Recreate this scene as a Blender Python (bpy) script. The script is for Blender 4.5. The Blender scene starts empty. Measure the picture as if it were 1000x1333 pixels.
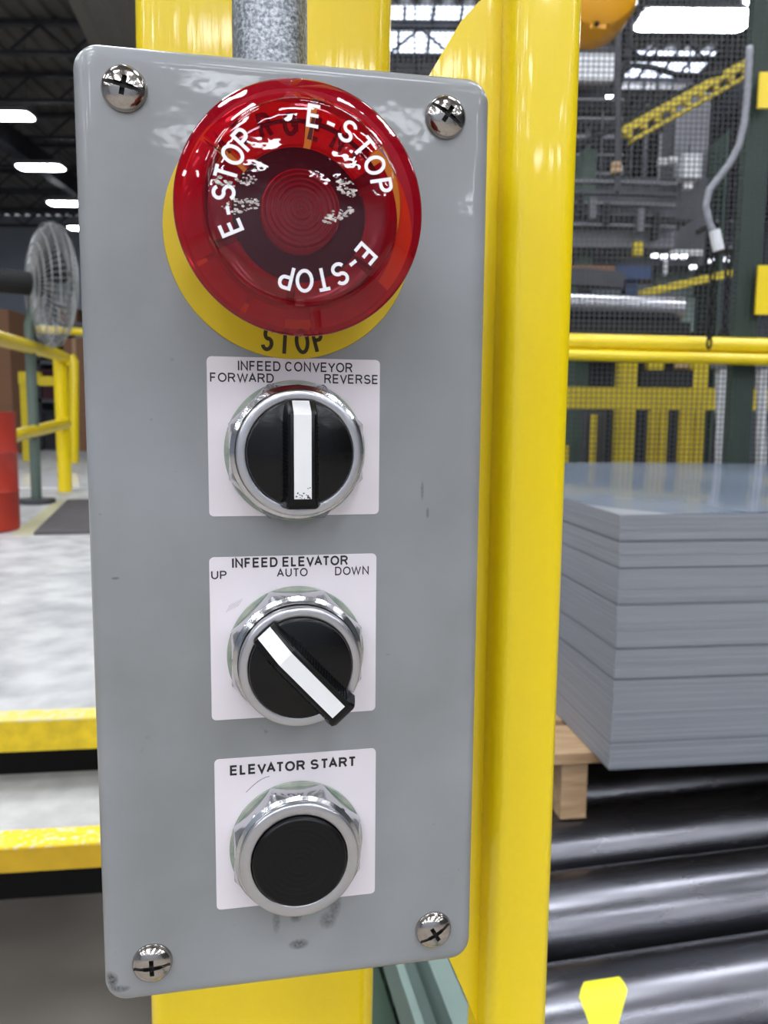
import bpy, bmesh, math, random
from mathutils import Vector, Matrix
random.seed(7)
PI = math.pi
SC = bpy.context.scene
COL = SC.collection

# ------------------------------------------------------------------ camera
FPX = 1040.7
PITCH, ROLL, YAW = 0.119061, 0.008854, 0.19387
EYE = Vector((0, 0, 1.35))
_f = Vector((0, math.cos(PITCH), -math.sin(PITCH)))
_r0 = Vector((1, 0, 0)); _u0 = _r0.cross(_f)
CR = _r0*math.cos(ROLL) + _u0*math.sin(ROLL)
CU = CR.cross(_f)
cam_data = bpy.data.cameras.new('camera')
cam = bpy.data.objects.new('camera', cam_data); COL.objects.link(cam)
cam.matrix_world = Matrix(((CR.x, CU.x, -_f.x, EYE.x), (CR.y, CU.y, -_f.y, EYE.y), (CR.z, CU.z, -_f.z, EYE.z), (0, 0, 0, 1)))
cam_data.sensor_fit = 'HORIZONTAL'; cam_data.sensor_width = 36
cam_data.lens = FPX/1000*36
cam_data.clip_start = 0.01; cam_data.clip_end = 200
cam_data.dof.use_dof = True
cam_data.dof.focus_distance = 0.262
cam_data.dof.aperture_fstop = cam_data.lens/1.25      # a phone lens: 1.25 mm wide
SC.camera = cam

# ------------------------------------------------------------------ world, exposure
w = bpy.data.worlds.new('world'); SC.world = w; w.use_nodes = True
w.node_tree.nodes['Background'].inputs[0].default_value = (0.75, 0.8, 0.9, 1)
w.node_tree.nodes['Background'].inputs[1].default_value = 0.3
SC.view_settings.view_transform = 'Standard'
SC.view_settings.look = 'None'
SC.view_settings.gamma = 1.0
SC.view_settings.use_curve_mapping = False
SC.view_settings.exposure = 0.5
LAMP = 24.0        # radiance of the high-bay lenses
SKYL = 2.2         # radiance of the daylight panels

# ------------------------------------------------------------------ layout helpers
def ray(px, py):
    return _f + CR*((px-500)/FPX) - CU*((py-666.5)/FPX)
def at(px, py, Y):
    d = ray(px, py); return EYE + d*((Y-EYE.y)/d.y)
def atz(px, py, z):
    d = ray(px, py); return EYE + d*((z-EYE.z)/d.z)

# ------------------------------------------------------------------ materials
def lin(c):
    return tuple((v/255/12.92 if v/255 <= .04045 else ((v/255+.055)/1.055)**2.4) for v in c) + (1,)
MATS = {}
def mat(name, rgb, rough=.5, metal=0., spec=.5, coat=0., noise=0., nscale=20., bump=0., bscale=200., rgb2=None, rvar=0., stretch=None, contrast=None):
    if name in MATS: return MATS[name]
    m = bpy.data.materials.new(name); m.use_nodes = True
    nt = m.node_tree; b = nt.nodes['Principled BSDF']
    base = lin(rgb)
    b.inputs['Base Color'].default_value = base
    b.inputs['Roughness'].default_value = rough
    b.inputs['Metallic'].default_value = metal
    b.inputs['Specular IOR Level'].default_value = spec
    b.inputs['Coat Weight'].default_value = coat
    b.inputs['Coat Roughness'].default_value = .06
    tc = nt.nodes.new('ShaderNodeTexCoord'); src = tc.outputs['Object']
    if stretch:
        mp = nt.nodes.new('ShaderNodeMapping'); mp.inputs['Scale'].default_value = stretch
        nt.links.new(src, mp.inputs[0]); src = mp.outputs[0]
    n = nt.nodes.new('ShaderNodeTexNoise'); n.inputs['Scale'].default_value = nscale; n.inputs['Detail'].default_value = 6
    nt.links.new(src, n.inputs['Vector'])
    if noise > 0 or rgb2:
        r = nt.nodes.new('ShaderNodeValToRGB')
        lo, hi = contrast or (.3, .7)
        r.color_ramp.elements[0].position = lo; r.color_ramp.elements[1].position = hi
        c2 = lin(rgb2) if rgb2 else tuple(v*(1-noise) for v in base[:3])+(1,)
        r.color_ramp.elements[0].color = c2; r.color_ramp.elements[1].color = base
        nt.links.new(n.outputs[0], r.inputs[0]); nt.links.new(r.outputs[0], b.inputs['Base Color'])
    if rvar:
        mr = nt.nodes.new('ShaderNodeMapRange')
        mr.inputs[3].default_value = max(.02, rough-rvar); mr.inputs[4].default_value = rough+rvar
        nt.links.new(n.outputs[0], mr.inputs[0]); nt.links.new(mr.outputs[0], b.inputs['Roughness'])
    if bump:
        n2 = nt.nodes.new('ShaderNodeTexNoise'); n2.inputs['Scale'].default_value = bscale; n2.inputs['Detail'].default_value = 3
        nt.links.new(src, n2.inputs['Vector'])
        bp = nt.nodes.new('ShaderNodeBump'); bp.inputs['Strength'].default_value = bump; bp.inputs['Distance'].default_value = .001
        nt.links.new(n2.outputs[0], bp.inputs['Height']); nt.links.new(bp.outputs[0], b.inputs['Normal'])
        if coat: nt.links.new(bp.outputs[0], b.inputs['Coat Normal'])
    MATS[name] = m
    return m
def emit(name, rgb, s):
    if name in MATS: return MATS[name]
    m = bpy.data.materials.new(name); m.use_nodes = True
    nt = m.node_tree; nt.nodes.clear()
    e = nt.nodes.new('ShaderNodeEmission'); o = nt.nodes.new('ShaderNodeOutputMaterial')
    e.inputs[0].default_value = lin(rgb); e.inputs[1].default_value = s
    nt.links.new(e.outputs[0], o.inputs[0]); MATS[name] = m; return m
def clear_plastic(name, tint, body, share, rough=.04, ior=1.5):
    m = bpy.data.materials.new(name); m.use_nodes = True
    nt = m.node_tree; nt.nodes.clear(); N = nt.nodes.new; L = nt.links.new
    o = N('ShaderNodeOutputMaterial'); t = N('ShaderNodeBsdfTransparent'); t.inputs[0].default_value = tint
    d = N('ShaderNodeBsdfDiffuse'); d.inputs[0].default_value = body
    g = N('ShaderNodeBsdfGlossy'); g.inputs[1].default_value = rough
    tc = N('ShaderNodeTexCoord'); n = N('ShaderNodeTexNoise'); n.inputs['Scale'].default_value = 160
    bp = N('ShaderNodeBump'); bp.inputs['Strength'].default_value = .12; bp.inputs['Distance'].default_value = .001
    L(tc.outputs['Object'], n.inputs['Vector']); L(n.outputs[0], bp.inputs['Height']); L(bp.outputs[0], g.inputs['Normal'])
    m1 = N('ShaderNodeMixShader'); m1.inputs[0].default_value = share
    L(t.outputs[0], m1.inputs[1]); L(d.outputs[0], m1.inputs[2])
    fr = N('ShaderNodeFresnel'); fr.inputs[0].default_value = ior
    m2 = N('ShaderNodeMixShader'); L(fr.outputs[0], m2.inputs[0]); L(m1.outputs[0], m2.inputs[1]); L(g.outputs[0], m2.inputs[2])
    L(m2.outputs[0], o.inputs[0]); return m

def panel_paint():
    m = mat('grey_enamel', (143, 146, 149), rough=.33, spec=.5, coat=.3, bump=.22, bscale=55)
    nt = m.node_tree; b = nt.nodes['Principled BSDF']; N = nt.nodes.new; L = nt.links.new
    tc = N('ShaderNodeTexCoord')
    def spot(scale, lo, hi, detail=5, off=0):
        mp = N('ShaderNodeMapping'); mp.inputs['Location'].default_value = (off, off*.7, off*.3); L(tc.outputs['Object'], mp.inputs[0])
        n = N('ShaderNodeTexNoise'); n.inputs['Scale'].default_value = scale; n.inputs['Detail'].default_value = detail
        L(mp.outputs[0], n.inputs['Vector'])
        r = N('ShaderNodeValToRGB'); r.color_ramp.elements[0].position = lo; r.color_ramp.elements[1].position = hi
        L(n.outputs[0], r.inputs[0]); return r.outputs[0]
    mix = N('ShaderNodeMixRGB'); mix.inputs[1].default_value = lin((143, 146, 149)); mix.inputs[2].default_value = lin((124, 126, 126))
    L(spot(16, .35, .75), mix.inputs[0])
    mix2 = N('ShaderNodeMixRGB'); mix2.inputs[2].default_value = lin((70, 66, 62)); L(mix.outputs[0], mix2.inputs[1])
    ml = N('ShaderNodeMath'); ml.operation = 'MULTIPLY'; ml.inputs[1].default_value = .5
    L(spot(170, .72, .80, 3, 3.1), ml.inputs[0])
    L(ml.outputs[0], mix2.inputs[0])
    L(mix2.outputs[0], b.inputs['Base Color'])
    # scuffs under the bottom button, a smudge each: (x, z, rx, rz) in metres on the cover
    prev = mix2.outputs[0]
    sep = N('ShaderNodeSeparateXYZ'); L(tc.outputs['Object'], sep.inputs[0])
    for (x, z, rx, rz, k) in ((-.0065, -.1345, .0013, .0045, .7), (.0005, -.1335, .0020, .0022, 1.1), (.0145, -.1300, .0022, .0055, .9), (.0120, -.1365, .0028, .0030, .9), (.0015, -.1445, .0032, .0018, 1.2), (-.0635, -.1500, .0020, .0026, 1.4), (-.0610, -.1535, .0034, .0012, 1.1), (.045, .02, .0005, .003, .9), (.047, .012, .0005, .0018, .8), (-.058, -.008, .0012, .0004, .9), (.022, .094, .0004, .006, .4)):
        def ax(out, c, r_):
            s = N('ShaderNodeMath'); s.operation = 'SUBTRACT'; s.inputs[1].default_value = c; L(out, s.inputs[0])
            d = N('ShaderNodeMath'); d.operation = 'DIVIDE'; d.inputs[1].default_value = r_; L(s.outputs[0], d.inputs[0])
            q = N('ShaderNodeMath'); q.operation = 'MULTIPLY'; L(d.outputs[0], q.inputs[0]); L(d.outputs[0], q.inputs[1]); return q.outputs[0]
        a = N('ShaderNodeMath'); a.operation = 'ADD'; L(ax(sep.outputs[0], x, rx), a.inputs[0]); L(ax(sep.outputs[2], z, rz), a.inputs[1])
        g = N('ShaderNodeMapRange'); g.inputs[1].default_value = 1.6; g.inputs[2].default_value = .2; g.inputs[3].default_value = 0; g.inputs[4].default_value = k
        L(a.outputs[0], g.inputs[0])
        nz = N('ShaderNodeTexNoise'); nz.inputs['Scale'].default_value = 900; L(tc.outputs['Object'], nz.inputs['Vector'])
        mm = N('ShaderNodeMath'); mm.operation = 'MULTIPLY'; L(g.outputs[0], mm.inputs[0]); L(nz.outputs[0], mm.inputs[1])
        mx = N('ShaderNodeMixRGB'); mx.inputs[2].default_value = lin((40, 40, 44)); L(mm.outputs[0], mx.inputs[0]); L(prev, mx.inputs[1]); prev = mx.outputs[0]
    L(prev, b.inputs['Base Color'])
    return m

PANEL = panel_paint()
YEL = mat('safety_yellow', (240, 210, 0), rough=.3, coat=.4, bump=.32, bscale=150, noise=.05, nscale=9, stretch=(1, 1, .06))
YELD = mat('worn_yellow', (226, 196, 30), rough=.5, noise=.35, nscale=30)
YELM = mat('machine_yellow', (214, 190, 30), rough=.5, noise=.15, nscale=8)
GALV = mat('galvanised', (176, 180, 184), rough=.42, metal=.75, rgb2=(116, 120, 126), nscale=800, contrast=(.38, .62), bump=.3, bscale=500)
CHROME = mat('zinc_plate', (205, 206, 208), rough=.16, metal=1., bump=.12, bscale=300, rvar=.08, nscale=200)
ALU = mat('satin_aluminium', (196, 196, 200), rough=.3, metal=1., bump=.08, bscale=700)
STEELSCREW = mat('screw_steel', (178, 172, 166), rough=.15, metal=1., bump=.25, bscale=260)
GREENW = mat('chromate_washer', (172, 176, 162), rough=.45, metal=.3, rgb2=(128, 146, 132), nscale=260)
DARKHOLE = mat('recess_black', (14, 13, 12), rough=.7)
BLACKP = mat('black_plastic', (6, 6, 7), rough=.22, spec=.3, coat=.05, bump=.1, bscale=300)
BLACKM = mat('matt_black_plastic', (6, 6, 7), rough=.34, spec=.28)
WHITEP = mat('white_insert', (232, 232, 234), rough=.35, rgb2=(226, 226, 226), nscale=60)
LABELP = mat('label_paper', (224, 217, 222), rough=.5, noise=.03, nscale=40, contrast=(.35, .6))
INK = mat('black_ink', (22, 22, 26), rough=.5)
INKY = mat('legend_ink', (48, 40, 12), rough=.5)
LEGEND = mat('legend_yellow', (214, 184, 12), rough=.5, noise=.08, nscale=60)
WHITEINK = mat('white_ink', (240, 238, 242), rough=.5)
REDSEG = mat('red_plastic', (190, 10, 26), rough=.22, coat=.4, noise=.25, nscale=90)
REDRING = mat('deep_red_plastic', (186, 8, 40), rough=.16, coat=.5)
LENS = clear_plastic('red_lens', (.78, .07, .09, 1), (.42, .004, .02, 1), .34)
DOME = clear_plastic('red_dome', (.80, .34, .42, 1), (.25, .01, .03, 1), .10, .03, 1.55)
CONC = mat('concrete', (172, 164, 154), rough=.45, rgb2=(136, 128, 120), nscale=1.2, bump=.1, bscale=40)
DECK = mat('grey_deck_paint', (204, 204, 202), rough=.5, rgb2=(160, 161, 162), nscale=9, contrast=(.30, .66), bump=.6, bscale=90)
DARK = mat('dark_void', (16, 16, 17), rough=.8)
DMETAL = mat('dark_steel', (84, 84, 90), rough=.5, metal=.4, noise=.4, nscale=6)
GREYM = mat('grey_steel', (124, 124, 130), rough=.5, metal=.3, noise=.3, nscale=5)
GREENM = mat('machine_green', (66, 90, 74), rough=.5, noise=.25, nscale=5)
TEAL = mat('pale_teal_paint', (120, 138, 132), rough=.4, noise=.1, nscale=20)
CEIL = mat('ceiling_deck', (136, 134, 130), rough=.7, noise=.2, nscale=1.5)
WALLW = mat('wall_white', (176, 184, 196), rough=.7, noise=.1, nscale=1.2)
WALLG = mat('wall_grey', (96, 98, 102), rough=.7, noise=.3, nscale=1.)
SHEET = mat('grey_sheet_edge', (142, 146, 154), rough=.45, noise=.12, nscale=6, stretch=(1, 1, 30))
SHEETD = mat('grey_sheet_dark', (116, 120, 128), rough=.45)
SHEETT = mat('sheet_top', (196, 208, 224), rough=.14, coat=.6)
WOOD = mat('pallet_wood', (206, 176, 140), rough=.7, rgb2=(170, 136, 100), nscale=10, stretch=(1, 6, 6))
ROLL = mat('roller_steel', (128, 128, 134), rough=.27, metal=.95, rgb2=(88, 88, 94), nscale=5, bump=.1, bscale=12, rvar=.08, stretch=(.6, 3, 3))
BRIGHTST = mat('polished_steel', (150, 150, 154), rough=.25, metal=.9)
MARK = mat('yellow_tape', (240, 236, 40), rough=.45)
BLUE = mat('machine_blue', (40, 66, 110), rough=.5)
BROWN = mat('cardboard', (142, 104, 78), rough=.8)
RED = mat('drum_red', (176, 52, 36), rough=.5, noise=.15, nscale=8)
MATM = mat('rubber_mat', (92, 88, 90), rough=.8, noise=.2, nscale=10)
HOSE = mat('hose_grey', (150, 152, 160), rough=.5, noise=.3, nscale=50)
PIPEW = mat('pale_pipe', (224, 226, 230), rough=.4, noise=.15, nscale=20)
ORANGE = mat('hoist_orange', (226, 158, 12), rough=.35, coat=.4)
WIREM = mat('mesh_wire', (70, 72, 76), rough=.5, metal=.3)
WIREF = mat('fan_wire', (168, 170, 170), rough=.4, metal=.4)
LENSE = emit('lamp_lens', (244, 248, 255), LAMP)
SKYE = emit('daylight_panel', (222, 232, 255), SKYL)
SPOT = emit('indicator_glow', (235, 240, 255), 3.5)

# ------------------------------------------------------------------ mesh helpers
def link(name, bm, m, parent=None, loc=None, smooth=False, matrix=None):
    me = bpy.data.meshes.new(name)
    bmesh.ops.recalc_face_normals(bm, faces=bm.faces)
    bm.to_mesh(me); bm.free()
    return linkme(name, me, m, parent, loc, smooth, matrix)
def linkme(name, me, m, parent=None, loc=None, smooth=False, matrix=None):
    me.materials.clear(); me.materials.append(m)
    if smooth:
        for p in me.polygons: p.use_smooth = True
        if smooth == 'auto':
            me.set_sharp_from_angle(angle=math.radians(38))
    o = bpy.data.objects.new(name, me); COL.objects.link(o)
    if parent: o.parent = parent
    if loc is not None: o.location = loc
    if matrix is not None: o.matrix_local = matrix
    return o
def empty(name, loc=(0, 0, 0), rz=0, parent=None):
    o = bpy.data.objects.new(name, None); COL.objects.link(o); o.empty_display_size = .05
    o.location = loc; o.rotation_euler = (0, 0, rz)
    if parent: o.parent = parent
    return o
def tag(o, label=None, cat=None, group=None, kind=None):
    if label: o['label'] = label
    if cat: o['category'] = cat
    if group: o['group'] = group
    if kind: o['kind'] = kind
    return o
def box(bm, a, b):
    a = Vector(a); b = Vector(b)
    vs = [bm.verts.new((x, y, z)) for x in (a.x, b.x) for y in (a.y, b.y) for z in (a.z, b.z)]
    for q in ((0, 1, 3, 2), (4, 6, 7, 5), (0, 4, 5, 1), (2, 3, 7, 6), (0, 2, 6, 4), (1, 5, 7, 3)):
        bm.faces.new([vs[i] for i in q])
def obar(bm, p, q, wd, ht, up=Vector((0, 0, 1))):
    """square bar from p to q"""
    p = Vector(p); q = Vector(q); d = (q-p).normalized()
    s = d.cross(up)
    if s.length < 1e-4: s = d.cross(Vector((1, 0, 0)))
    s.normalize(); u = s.cross(d)
    vs = []
    for c in (p, q):
        for a, b in ((-1, -1), (1, -1), (1, 1), (-1, 1)):
            vs.append(bm.verts.new(c + s*a*wd/2 + u*b*ht/2))
    bm.faces.new(vs[0:4][::-1]); bm.faces.new(vs[4:8])
    for i in range(4): bm.faces.new((vs[i], vs[(i+1) % 4], vs[4+(i+1) % 4], vs[4+i]))
def tube(bm, pts, r, seg=10, closed=False):
    pts = [Vector(p) for p in pts]; n = len(pts); rings = []; prev = None
    for i, p in enumerate(pts):
        rr = r[i] if isinstance(r, (list, tuple)) else r
        if closed: d = (pts[(i+1) % n]-pts[i-1])
        else: d = pts[min(i+1, n-1)]-pts[max(i-1, 0)]
        d.normalize()
        if prev is None:
            s = d.cross(Vector((0, 0, 1)))
            if s.length < .05: s = d.cross(Vector((1, 0, 0)))
        else:
            s = prev - d*prev.dot(d)
        s.normalize(); prev = s; u = d.cross(s)
        rings.append([bm.verts.new(p+s*math.cos(2*PI*k/seg)*rr+u*math.sin(2*PI*k/seg)*rr) for k in range(seg)])
    for i in range(n if closed else n-1):
        a = rings[i]; b = rings[(i+1) % n]
        for k in range(seg): bm.faces.new((a[k], a[(k+1) % seg], b[(k+1) % seg], b[k]))
    if not closed:
        bm.faces.new(rings[0][::-1]); bm.faces.new(rings[-1])
def frame(P):
    """panel coordinates (x, y up, h towards viewer), millimetres -> local metres"""
    return Vector((P[0]*.001, -P[2]*.001, P[1]*.001))
def lathe(bm, prof, seg=64, c=(0, 0), nonround=None):
    """profile of (radius, h) in mm turned about the h axis; nonround(theta) multiplies the radius"""
    rings = []
    for (r, h) in prof:
        if r < 1e-6: rings.append([bm.verts.new(frame((c[0], c[1], h)))])
        else:
            rings.append([bm.verts.new(frame((c[0]+r*math.cos(2*PI*k/seg)*(nonround(2*PI*k/seg, r) if nonround else 1), c[1]+r*math.sin(2*PI*k/seg)*(nonround(2*PI*k/seg, r) if nonround else 1), h))) for k in range(seg)])
    for a, b in zip(rings, rings[1:]):
        for k in range(seg):
            k2 = (k+1) % seg
            if len(a) == 1 and len(b) == 1: continue
            if len(a) == 1: bm.faces.new((a[0], b[k], b[k2]))
            elif len(b) == 1: bm.faces.new((a[k], b[0], a[k2]))
            else: bm.faces.new((a[k], b[k], b[k2], a[k2]))
def rrect(w_, h_, r, n=8):
    pts = []
    for cx, cy, a0 in ((w_/2-r, h_/2-r, 0), (-w_/2+r, h_/2-r, 90), (-w_/2+r, -h_/2+r, 180), (w_/2-r, -h_/2+r, 270)):
        for k in range(n+1):
            a = math.radians(a0+90*k/n); pts.append((cx+r*math.cos(a), cy+r*math.sin(a)))
    return pts
def slab(bm, w_, h_, cr, steps, c=(0, 0), n=8):
    """rounded rectangle stacked through (inset, h) steps, closed both ends; mm in panel coordinates"""
    loops = []
    for ins, h in steps:
        pts = rrect(w_-2*ins, h_-2*ins, max(.05, cr-ins), n)
        loops.append([bm.verts.new(frame((c[0]+x, c[1]+y, h))) for x, y in pts])
    for a, b in zip(loops, loops[1:]):
        L_ = len(a)
        for k in range(L_): bm.faces.new((a[k], a[(k+1) % L_], b[(k+1) % L_], b[k]))
    bm.faces.new(loops[0]); bm.faces.new(loops[-1][::-1])
def _arc(cx, cy, rx, ry, a0, a1, n=14):
    return [(cx+rx*math.cos(math.radians(a0+(a1-a0)*k/n)), cy+ry*math.sin(math.radians(a0+(a1-a0)*k/n))) for k in range(n+1)]
GLYPHS = {   # width / cap height, pen strokes in a unit box
    'A': (.90, [[(0, 0), (.5, 1), (1, 0)], [(.17, .34), (.83, .34)]]),
    'C': (.88, [_arc(.5, .5, .5, .5, 38, 322, 26)]),
    'D': (.84, [[(0, 0), (0, 1)]+_arc(.5, .5, .5, .5, 90, -90, 18)+[(0, 0)]]),
    'E': (.76, [[(1, 1), (0, 1), (0, 0), (1, 0)], [(0, .52), (.92, .52)]]),
    'F': (.70, [[(1, 1), (0, 1), (0, -.07)], [(0, .50), (.88, .50)]]),
    'G': (.94, [_arc(.5, .5, .5, .5, 42, 330, 26)+[(1, .25), (1, .46), (.58, .46)]]),
    'I': (.14, [[(.5, -.07), (.5, 1.07)]]),
    'L': (.64, [[(0, 1.07), (0, 0), (1, 0)]]),
    'M': (.94, [[(0, -.07), (0, 1), (.5, .08), (1, 1), (1, -.07)]]),
    'N': (.82, [[(0, -.07), (0, 1), (1, 0), (1, 1.07)]]),
    'O': (.98, [_arc(.5, .5, .5, .5, 90, 450, 32)]),
    'P': (.76, [[(0, -.07), (0, 1), (.55, 1)]+_arc(.58, .73, .42, .27, 90, -90, 10)+[(0, .46)]]),
    'R': (.84, [[(0, -.07), (0, 1), (.55, 1)]+_arc(.56, .75, .40, .25, 90, -90, 10)+[(0, .50)], [(.50, .50), (.72, .34), (1, -.05)]]),
    'S': (.82, [_arc(.5, .745, .46, .255, 18, 262, 16)+_arc(.5, .255, .5, .255, 84, -160, 16)]),
    'T': (.80, [[(0, 1), (1, 1)], [(.5, 1), (.5, -.07)]]),
    'U': (.80, [[(0, 1.07), (0, .38)]+_arc(.5, .38, .5, .38, 180, 360, 14)+[(1, 1.07)]]),
    'V': (.88, [[(0, 1), (.5, 0), (1, 1)]]),
    'W': (1.26, [[(0, 1), (.26, 0), (.5, .98), (.74, 0), (1, 1)]]),
    'Y': (.88, [[(0, 1), (.5, .44), (1, 1)], [(.5, .46), (.5, -.07)]]),
    '-': (.62, [[(0, .38), (1, .38)]]),
}
def glyph(bm, ch, pen, put, wmul=1.):
    """lay one letter's pen strokes as ribbons; put(x, y) maps cap-height units to a point"""
    gw, strokes = GLYPHS[ch]; gw *= wmul; s = pen/2
    for st in strokes:
        pts = [Vector((s+x*(gw-2*s) if gw > 2*s else gw/2, s+y*(1-2*s))) for x, y in st]
        pts = [p for i, p in enumerate(pts) if i == 0 or (p-pts[i-1]).length > 1e-5]
        n = len(pts); rows = []; closed = (pts[0]-pts[-1]).length < 1e-6
        for i, p in enumerate(pts):
            d0 = (p-pts[i-1]).normalized() if i else ((p-pts[-2]).normalized() if closed else None)
            d1 = (pts[i+1]-p).normalized() if i < n-1 else ((pts[1]-p).normalized() if closed else None)
            if d0 is None: d0 = d1
            if d1 is None: d1 = d0
            t = (d0+d1)
            if t.length < 1e-6: t = d1
            t.normalize(); nn = Vector((-t.y, t.x)); k = 1/max(.42, abs(nn.dot(Vector((-d1.y, d1.x)))))
            rows.append((bm.verts.new(put(*(p+nn*s*k))), bm.verts.new(put(*(p-nn*s*k)))))
        for a, b in zip(rows, rows[1:]):
            bm.faces.new((a[0], a[1], b[1], b[0]))
def text_flat(body, x0, x1, y0, y1, h, m, parent, bold=.0):
    """letters between x0..x1, y0..y1 (mm) at height h"""
    pen = .16+bold; gap = .17; tight = {'AT': .02, 'AV': .0, 'VA': 0, 'EV': .1, 'VE': .1, 'EY': .1, 'YO': .08, 'WA': .04, 'AR': .12, 'OW': .08, 'OR': .14, 'TA': .0, 'RT': .1, 'TO': .08, 'UT': .14}
    x = 0; pos = []
    for i, ch in enumerate(body):
        if ch == ' ': x += .52; continue
        if i and body[i-1] != ' ': x += tight.get(body[i-1]+ch, gap)
        pos.append((ch, x)); x += GLYPHS[ch][0]
    sx_ = (x1-x0)/x; sy_ = (y1-y0)
    bm = bmesh.new()
    for ch, px_ in pos:
        glyph(bm, ch, pen, lambda a, b: frame((x0+(px_+a)*sx_, y0+b*sy_, h)))
    me = bpy.data.meshes.new('lettering'); bm.to_mesh(me); bm.free()
    return linkme('lettering', me, m, parent)
def text_arc(body, rmid, angs, hfun, size, wscale, m, parent, outward=True, pen=.15):
    """characters round a circle: one angle (deg) per character; size = cap height mm"""
    bm = bmesh.new()
    for ch, a in zip(body, angs):
        th = math.radians(a); er = Vector((math.cos(th), math.sin(th))); et = Vector((-math.sin(th), math.cos(th)))
        sg = 1 if outward else -1; gw = GLYPHS[ch][0]
        def put(x, y):
            v = er*(rmid+sg*(y-.5)*size) - et*sg*(x-gw*wscale/2)*size
            return frame((v.x, v.y, hfun(v.length)))
        glyph(bm, ch, pen, put, wscale)
    me = bpy.data.meshes.new('lettering'); bm.to_mesh(me); bm.free()
    return linkme('lettering', me, m, parent)

# ================================================================== STRUCTURE
def struct(name, bm, m, parent=None, smooth=False):
    o = link(name, bm, m, parent, smooth=smooth)
    if not parent: o['kind'] = 'structure'
    return o
X0, X1, YB, YF, ZC = -15, 15, -15, 26, 7.5
def quad(name, a, b, m):
    bm = bmesh.new(); box(bm, a, b); return struct(name, bm, m)
floor = quad('floor', (X0, YB, -.1), (X1, YF, 0), CONC)
quad('wall_left', (X0-.2, YB, 0), (X0, YF, ZC), WALLW)
quad('wall_right', (X1, YB, 0), (X1+.2, YF, ZC), WALLG)
quad('wall_back', (X0, YF, 0), (X1, YF+.2, ZC), WALLW)
quad('wall_front', (X0, YB-.2, 0), (X1, YB, ZC), WALLW)
# corrugated roof deck
bm = bmesh.new(); pr = []
n = 0; x = X0
while x < X1:
    for dx, dz in ((0, 0), (.12, 0), (.16, .06), (.28, .06)):
        pr.append((x+dx, ZC+dz))
    x += .32
rows = [[bm.verts.new((px, yy, pz)) for px, pz in pr] for yy in (YB, YF)]
for i in range(len(pr)-1): bm.faces.new((rows[0][i], rows[0][i+1], rows[1][i+1], rows[1][i]))
ceiling = struct('ceiling', bm, CEIL)
for k in range(9):
    yy = 9.5+k*1.95
    bm = bmesh.new(); obar(bm, (X0, yy, ZC-.05), (X1, yy, ZC-.05), .12, .08); obar(bm, (X0, yy, ZC-.5), (X1, yy, ZC-.5), .1, .06)
    for j in range(60):
        xa = X0+j*.5; obar(bm, (xa, yy, ZC-.08 if j % 2 else ZC-.48), (xa+.5, yy, ZC-.48 if j % 2 else ZC-.08), .035, .035)
    link('joist', bm, DMETAL, ceiling)
for xx in (-7.5, -3.2, 1.5, 6):
    bm = bmesh.new(); box(bm, (xx-.12, YB, ZC-.95), (xx+.12, YF, ZC-.55)); link('girder', bm, DMETAL, ceiling)
# daylight panels in the roof
def skylight(name, x0, y0, x1, y1):
    a = atz(x0, y1, ZC-.02); b = atz(x1, y0, ZC-.02)
    r = empty(name, ((a.x+b.x)/2, (a.y+b.y)/2, ZC-.02)); r['kind'] = 'structure'
    n = 4
    wdt = (b.x-a.x)/n
    for i in range(n):
        bm = bmesh.new(); box(bm, (a.x+i*wdt+.02-r.location.x, a.y-r.location.y, 0), (a.x+(i+1)*wdt-.02-r.location.x, b.y-r.location.y, .01)); link('pane', bm, SKYE, r)
    bm = bmesh.new()
    for i in range(n+1):
        xx = a.x+i*wdt-r.location.x; box(bm, (xx-.025, a.y-r.location.y, -.03), (xx+.025, b.y-r.location.y, .0))
    link('window_frame', bm, DMETAL, r)
skylight('window_1', 800, 68, 935, 108)
skylight('window_2', 490, 10, 640, 26)
skylight('window_3', 480, 40, 640, 68)

# ================================================================== LIGHTS
FIX = {}
def fixture(cx, cy, z, L_, label, cat='lamp', wd=.42):
    t = empty('ceiling_light', (cx, cy, z))
    tag(t, label, cat, 'high-bay lights under the roof deck')
    bm = bmesh.new(); box(bm, (-L_/2, -wd/2, .02), (L_/2, wd/2, .10)); link('housing', bm, GREYM, t)
    bm = bmesh.new(); slabv = rrect(L_*.96, wd*.92, .1, 5)
    va = [bm.verts.new((x, y, 0)) for x, y in slabv]; vb = [bm.verts.new((x*1.0, y*1.0, .02)) for x, y in slabv]
    bm.faces.new(va); nn = len(va)
    for k in range(nn): bm.faces.new((va[k], va[(k+1) % nn], vb[(k+1) % nn], vb[k]))
    link('lamp_lens', bm, LENSE, t)
    for s in (-1, 1):
        bm = bmesh.new(); tube(bm, [(s*L_*.4, 0, .1), (s*L_*.4, 0, ZC-z)], .006, 5); link('hanger_wire', bm, DMETAL, t)
ZL = 6.3
seen = [(8, 152, 66, 'white strip light at top left edge of the hall, nearest of the left row'),
        (53, 219, 58, 'second white strip light of the left row, above the fan'),
        (90, 266, 52, 'third strip light of the left row, partly behind the grey box'),
        (112, 298, 44, 'smallest strip light of the left row, just above the fan cage'),
        (905, 28, 142, 'largest bright strip light above the wire fence'),
        (808, 132, 68, 'short bright strip light beside the dark hanging pipe'),
        (867, 312, 36, 'tiny bright light deep in the hall above the steel drum'),
        (1005, -4, 60, 'strip light cut off by the top right corner')]
for px, py, L_, lab in seen:
    c = atz(px, py, ZL); fixture(c.x, c.y, ZL, L_*c.y/FPX, lab, wd=.42 if py != 28 else .6)
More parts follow.
